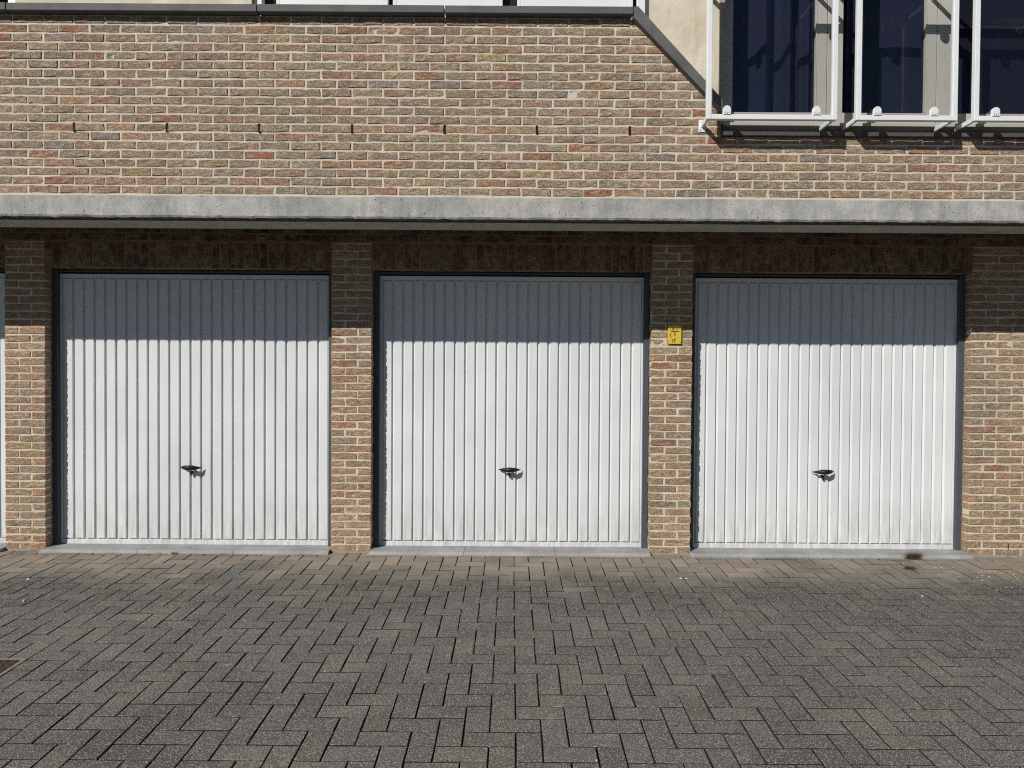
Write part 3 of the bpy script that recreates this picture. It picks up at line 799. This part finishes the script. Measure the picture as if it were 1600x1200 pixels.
# ------------------------------------------------------------------ white framed glass guards in front of the windows
GZ0, GZ1 = 3.245, 4.250; T = 0.034; DP = 0.036
def guard(x0, x1, label, clamps, wall_y):
    gr = root('glass_guard', ((x0+x1)/2, YG, GZ0), label, 'window guard', 'white framed glass guards')
    def gb(n, b, bev=0.003): return box_part(n, gr, b, M_WHITE, bev)
    gb('post', (x0, x0 + T, YG, YG + DP, GZ0, GZ1)); gb('post', (x1 - T, x1, YG, YG + DP, GZ0, GZ1))
    gb('bottom_rail', (x0 + T + .0005, x1 - T - .0005, YG, YG + DP, GZ0, GZ0 + T)); gb('top_rail', (x0 + T + .0005, x1 - T - .0005, YG, YG + DP, GZ1 - 0.045, GZ1))
    box_part('pane', gr, (x0 + T + .006, x1 - T - .006, YG + 0.014, YG + 0.022, GZ0 + T + 0.006, GZ1 - 0.052), M_GUARD_GLASS)
    for i, (xa, wy) in enumerate(((x0, wall_y[0]), (x1 - T, wall_y[1]))):
        for z in (GZ0, GZ1 - 0.045):
            wy_ = wy if z < 3.5 else YW - 0.001
            if z > 3.5 and xa < 1.45: wy_ = YC - 0.001
            gb('arm', (xa + 0.008, xa + T - 0.008, YG + DP + .0005, wy_ - (0.006 if xa < 1.45 else -0.02), z + .001, z + T - .001))
            if xa > 1.45: continue
            pl = gb('wall_plate', (xa - 0.008, xa + T + 0.008, wy_ - 0.0055, wy_ - 0.0005, z - 0.03 if wy < 5.1 else z - 0.003, z + 0.055), 0.002)
            if i == 0 and z < 3.5 and xa < 1.45:
                mm = MB(); mm.add([(0.004*math.cos(q*math.pi/4), 0, 0.004*math.sin(q*math.pi/4)) for q in range(8)] + [(0.003*math.cos(q*math.pi/4), -0.003, 0.003*math.sin(q*math.pi/4)) for q in range(8)],
                       [(q, (q+1) % 8, (q+1) % 8 + 8, q+8) for q in range(8)] + [tuple(range(8, 16))])
                link('screw', mm.mesh('screw', M_BLACK), pl, (xa + 0.004, wy_ - 0.0056, z - 0.019))
    for cx in clamps:
        for up in (1, -1):
            w = 0.026; pts = [(-w, 0), (w, 0), (w, 0.034)] + [(w*math.cos(q*math.pi/10), 0.034 + w*math.sin(q*math.pi/10)) for q in range(1, 10)] + [(-w, 0.034)]
            if up < 0: pts = [(x, -z) for x, z in pts][::-1]
            mm = MB(); v, f = prism_xz(pts, 0, 0.022); mm.add(v, f)
            cl = link('glass_clamp', mm.mesh('glass_clamp', M_WHITE, 0.002), gr, (cx, YG - 0.006, GZ0 + T - 0.003 if up > 0 else GZ1 - 0.047))
            if up > 0:
                sm = MB(); sm.box(-0.003, 0.003, -0.0015, 0.0, -0.003, 0.003); link('screw', sm.mesh('screw', M_BLACK), cl, (cx, YG - 0.0062, GZ0 + T + 0.004))
                for sx in (-0.014, 0.014):
                    sm = MB(); sm.box(-0.0035, 0.0035, -0.001, 0.0, -0.0035, 0.0035); link('screw', sm.mesh('screw', M_SILL), cl, (cx + sx, YG - 0.0062, GZ0 + T + 0.010))
guard(1.313, 2.203, 'white framed glass guard nearest the slanted coping, widest one in full view', (1.451, 2.061), (YU, YW - 0.085))
guard(2.332, 3.022, 'white framed glass guard in the middle, narrower than its left neighbour', (2.475, 2.862), (YW - 0.085, YW - 0.085))
guard(3.134, 4.024, 'white framed glass guard cut off by the right edge of the picture', (3.281, 3.89), (YW - 0.085, YC))

# ------------------------------------------------------------------ hydrant marker sign
sg = root('hydrant_sign', (1.3445, YL - 0.014, 1.753), 'small yellow plate with black T and numbers on the brick pier', 'sign')
x0, x1, z0, z1 = 1.290, 1.400, 1.755, 1.915; ys_ = YL - 0.016
box_part('plate', sg, (x0, x1, ys_, ys_ + 0.006, z0, z1), M_YELLOW, 0.0025)
box_part('spacer', sg, (x0 + .02, x1 - .02, ys_ + 0.0062, YL + 0.003, z0 + .03, z1 - .03), M_BLACK)
def ink(n, b): return box_part(n, sg, (b[0], b[1], ys_ - 0.0012, ys_ - 0.0002, b[2], b[3]), M_BLACK)
ink('letter_bar', (1.3105, 1.3825, 1.8555, 1.8615)); ink('letter_stem', (1.3425, 1.3495, 1.822, 1.8558))
def text(s_, x, z, size, sx=1.0):
    cu = bpy.data.curves.new('lettering', 'FONT'); cu.body = s_; cu.size = size; cu.extrude = 0.0004; cu.resolution_u = 3; cu.offset = size*0.035
    tmp = bpy.data.objects.new('tmp', cu); COL.objects.link(tmp)
    bpy.context.view_layer.update()
    me = bpy.data.meshes.new_from_object(tmp.evaluated_get(bpy.context.evaluated_depsgraph_get()))
    bpy.data.objects.remove(tmp)
    me.transform(Matrix.Rotation(math.pi/2, 4, 'X') @ Matrix.Diagonal((sx, 1, 1, 1))); me.materials.clear(); me.materials.append(M_BLACK)
    link('lettering', me, sg, (x, ys_ - 0.0008, z))
text('1', 1.3015, 1.817, 0.036, 0.85); text('17', 1.3205, 1.768, 0.040, 0.8); text('H', 1.3235, 1.868, 0.030, 0.8)
text('...', 1.352, 1.874, 0.034, 0.9); text('.', 1.304, 1.874, 0.034)
for px_, pz_ in ((1.297, 1.764), (1.393, 1.764), (1.297, 1.905), (1.393, 1.905), (1.3185, 1.8105), (1.373, 1.8105)):
    ink('rivet', (px_ - .0022, px_ + .0022, pz_ - .0022, pz_ + .0022))

# ------------------------------------------------------------------ small things on the ground
def tuft(x, y, z, n, hgt, spread, mats, label, name='grass_tuft', group=None, seed=0):
    r = np.random.default_rng(seed); e = root(name, (x, y, z), label, 'plant', group)
    for mi, (mat, frac, part) in enumerate(mats):
        m = MB()
        for _ in range(int(n*frac)):
            an = r.uniform(0, 2*math.pi); L = hgt*r.uniform(.45, 1.0); out = spread*r.uniform(.15, 1.0); w = 0.0016*r.uniform(.7, 1.5)
            bx, by = r.normal(0, spread*.22), r.normal(0, spread*.10); dx, dy = math.cos(an), math.sin(an)*0.6; px, py = -dy, dx
            pts = []
            for t_ in (0, .4, .75, 1.0):
                cx = bx + dx*out*t_*t_; cy = by + dy*out*t_*t_; cz = L*(t_ - 0.35*t_*t_*(out/spread)); ww = w*(1 - t_*0.92)
                pts += [(cx - px*ww, cy - py*ww, cz), (cx + px*ww, cy + py*ww, cz)]
            m.add(pts, [(0, 1, 3, 2), (2, 3, 5, 4), (4, 5, 7, 6)])
        link(part, m.mesh(part, mat), e, (x, y, z))
gy = 5.818
tuft(3.305, gy, gz(gy) - 0.003, 320, 0.095, 0.13, [(M_GRASS, .6, 'blades'), (M_STRAW, .5, 'dry_blades')], 'green grass tuft growing against the right-hand threshold', seed=1)
tuft(3.125, 5.545, gz(5.545) - 0.002, 260, 0.045, 0.075, [(M_WEED, 1.0, 'leaves')], 'flat reddish brown weed on the paving in front of the grass tuft', 'weed', seed=2)
for i, (x, lab) in enumerate(((-2.884, 'tiny dry tuft at the left threshold, leftmost'), (-2.769, 'dry grass tuft at the left threshold, beside the first stone joint'), (-2.381, 'tiny dry tuft under the left door handle'), (-1.729, 'tiny dry tuft at the right end of the left threshold'))):
    tuft(x, gy, gz(gy) - 0.003, 40 if i == 1 else 16, 0.042 if i == 1 else 0.022, 0.045 if i == 1 else 0.05, [(M_STRAW, .7, 'blades'), (M_GRASS, .3, 'green_blades')], lab, group='tufts along the left threshold', seed=10 + i)

def flecks(name, mat, pts, label):
    m = MB(); r = np.random.default_rng(77 + len(pts))
    for x, y, s_ in pts:
        n = 6; z = gz(y) + 0.0012; an0 = r.uniform(0, 6.28); as_ = r.uniform(.45, .9); ang = r.uniform(0, 3.14)
        ring = []
        for q in range(n):
            a_ = an0 + 2*math.pi*q/n; rr = s_*r.uniform(.75, 1.1); px, py = rr*math.cos(a_), rr*as_*math.sin(a_)
            ring.append((x + px*math.cos(ang) - py*math.sin(ang), y + px*math.sin(ang) + py*math.cos(ang)))
        v = [(a_, b_, z) for a_, b_ in ring] + [(x + (a_-x)*.6, y + (b_-y)*.6, z + s_*0.45) for a_, b_ in ring]
        m.add(v, [(q, (q+1) % n, (q+1) % n + n, q + n) for q in range(n)] + [tuple(range(n, 2*n))])
    return tag(link(name, m.mesh(name, mat)), label, 'litter', None, 'stuff')
r = np.random.default_rng(4)
pale = [(2.87, 4.93, .012), (1.27, 5.28, .013), (1.31, 5.275, .010), (-3.25, 4.72, .018), (-3.52, 5.16, .014), (3.6, 5.4, .008), (0.36, 2.92, .006)]
for _ in range(60):
    pale.append((float(r.normal(3.75, .35)), float(r.normal(5.32, .22)), float(r.uniform(.003, .008))))
for _ in range(110):
    y_ = float(r.uniform(2.8, 5.8)); pale.append((float(r.uniform(-.75, .75)*y_), y_, float(r.uniform(.0015, .0042))))
flecks('pale_litter', M_LITTER, [p for p in pale if p[1] < 5.80], 'scattered pale grit and petals on the paving')
drk = [(float(r.uniform(-.72, .72)*y_), float(y_), float(r.uniform(.002, .006))) for y_ in r.uniform(2.8, 5.8, 70)] + [(3.2 + .06*q, 5.62 + .03*(q % 3), .006) for q in range(-3, 5)]
for _ in range(150):
    drk.append((float(r.uniform(-4.3, 4.3)), float(5.815 - abs(r.normal(0, .03))), float(r.uniform(.0025, .007))))
flecks('dark_litter', M_LEAF, drk, 'scattered dark crumbs of soil and leaf on the paving')

# rusty cover at the left edge
dc = root('drain_cover', (-2.795, 3.665, gz(3.665)), 'rusty iron drain cover set in the paving at the left edge', 'drain cover')
def tilt_plate(n, b, z0, z1, mat):
    m = MB(); v = []
    for z in (z0, z1): v += [(b[0], b[2], gz(b[2]) + z), (b[1], b[2], gz(b[2]) + z), (b[1], b[3], gz(b[3]) + z), (b[0], b[3], gz(b[3]) + z)]
    m.add(v, [(3,2,1,0),(4,5,6,7),(0,1,5,4),(1,2,6,5),(2,3,7,6),(3,0,4,7)]); return link(n, m.mesh(n, mat, 0.001), dc)
tilt_plate('rim', (-2.965, -2.625, 3.495, 3.838), -0.01, 0.0045, M_RIM)
tilt_plate('lid', (-2.945, -2.646, 3.515, 3.816), 0.004, 0.0065, M_RUST)
for i in range(7):
    for j in range(7):
        if i > 2:
            bx = -2.925 + i*0.043; by = 3.535 + j*0.043; tilt_plate('lid_stud', (bx - .012, bx + .012, by - .008, by + .008), 0.0062, 0.0095, M_RUST)

# bent wire sticking out of the right wall
m = MB(); pts = [(4.145, YL - .004, .118), (4.139, YL - .014, .112), (4.136, YL - .017, .098), (4.136, YL - .016, .084), (4.139, YL - .012, .072), (4.146, YL - .003, .068)]
for i in range(len(pts) - 1):
    a, b = Vector(pts[i]), Vector(pts[i+1]); d = (b - a).normalized(); s1 = d.cross(Vector((0, 1, .3))).normalized()*.0022; s2 = d.cross(s1).normalized()*.0022
    v = []
    for p_ in (a, b): v += [p_ + s1 + s2, p_ - s1 + s2, p_ - s1 - s2, p_ + s1 - s2]
    m.add([tuple(q) for q in v], [(0,1,5,4),(1,2,6,5),(2,3,7,6),(3,0,4,7),(3,2,1,0),(4,5,6,7)])
tag(link('bent_wire', m.mesh('bent_wire', M_BLACK)), 'short bent black wire low on the brick wall right of the doors', 'wire')
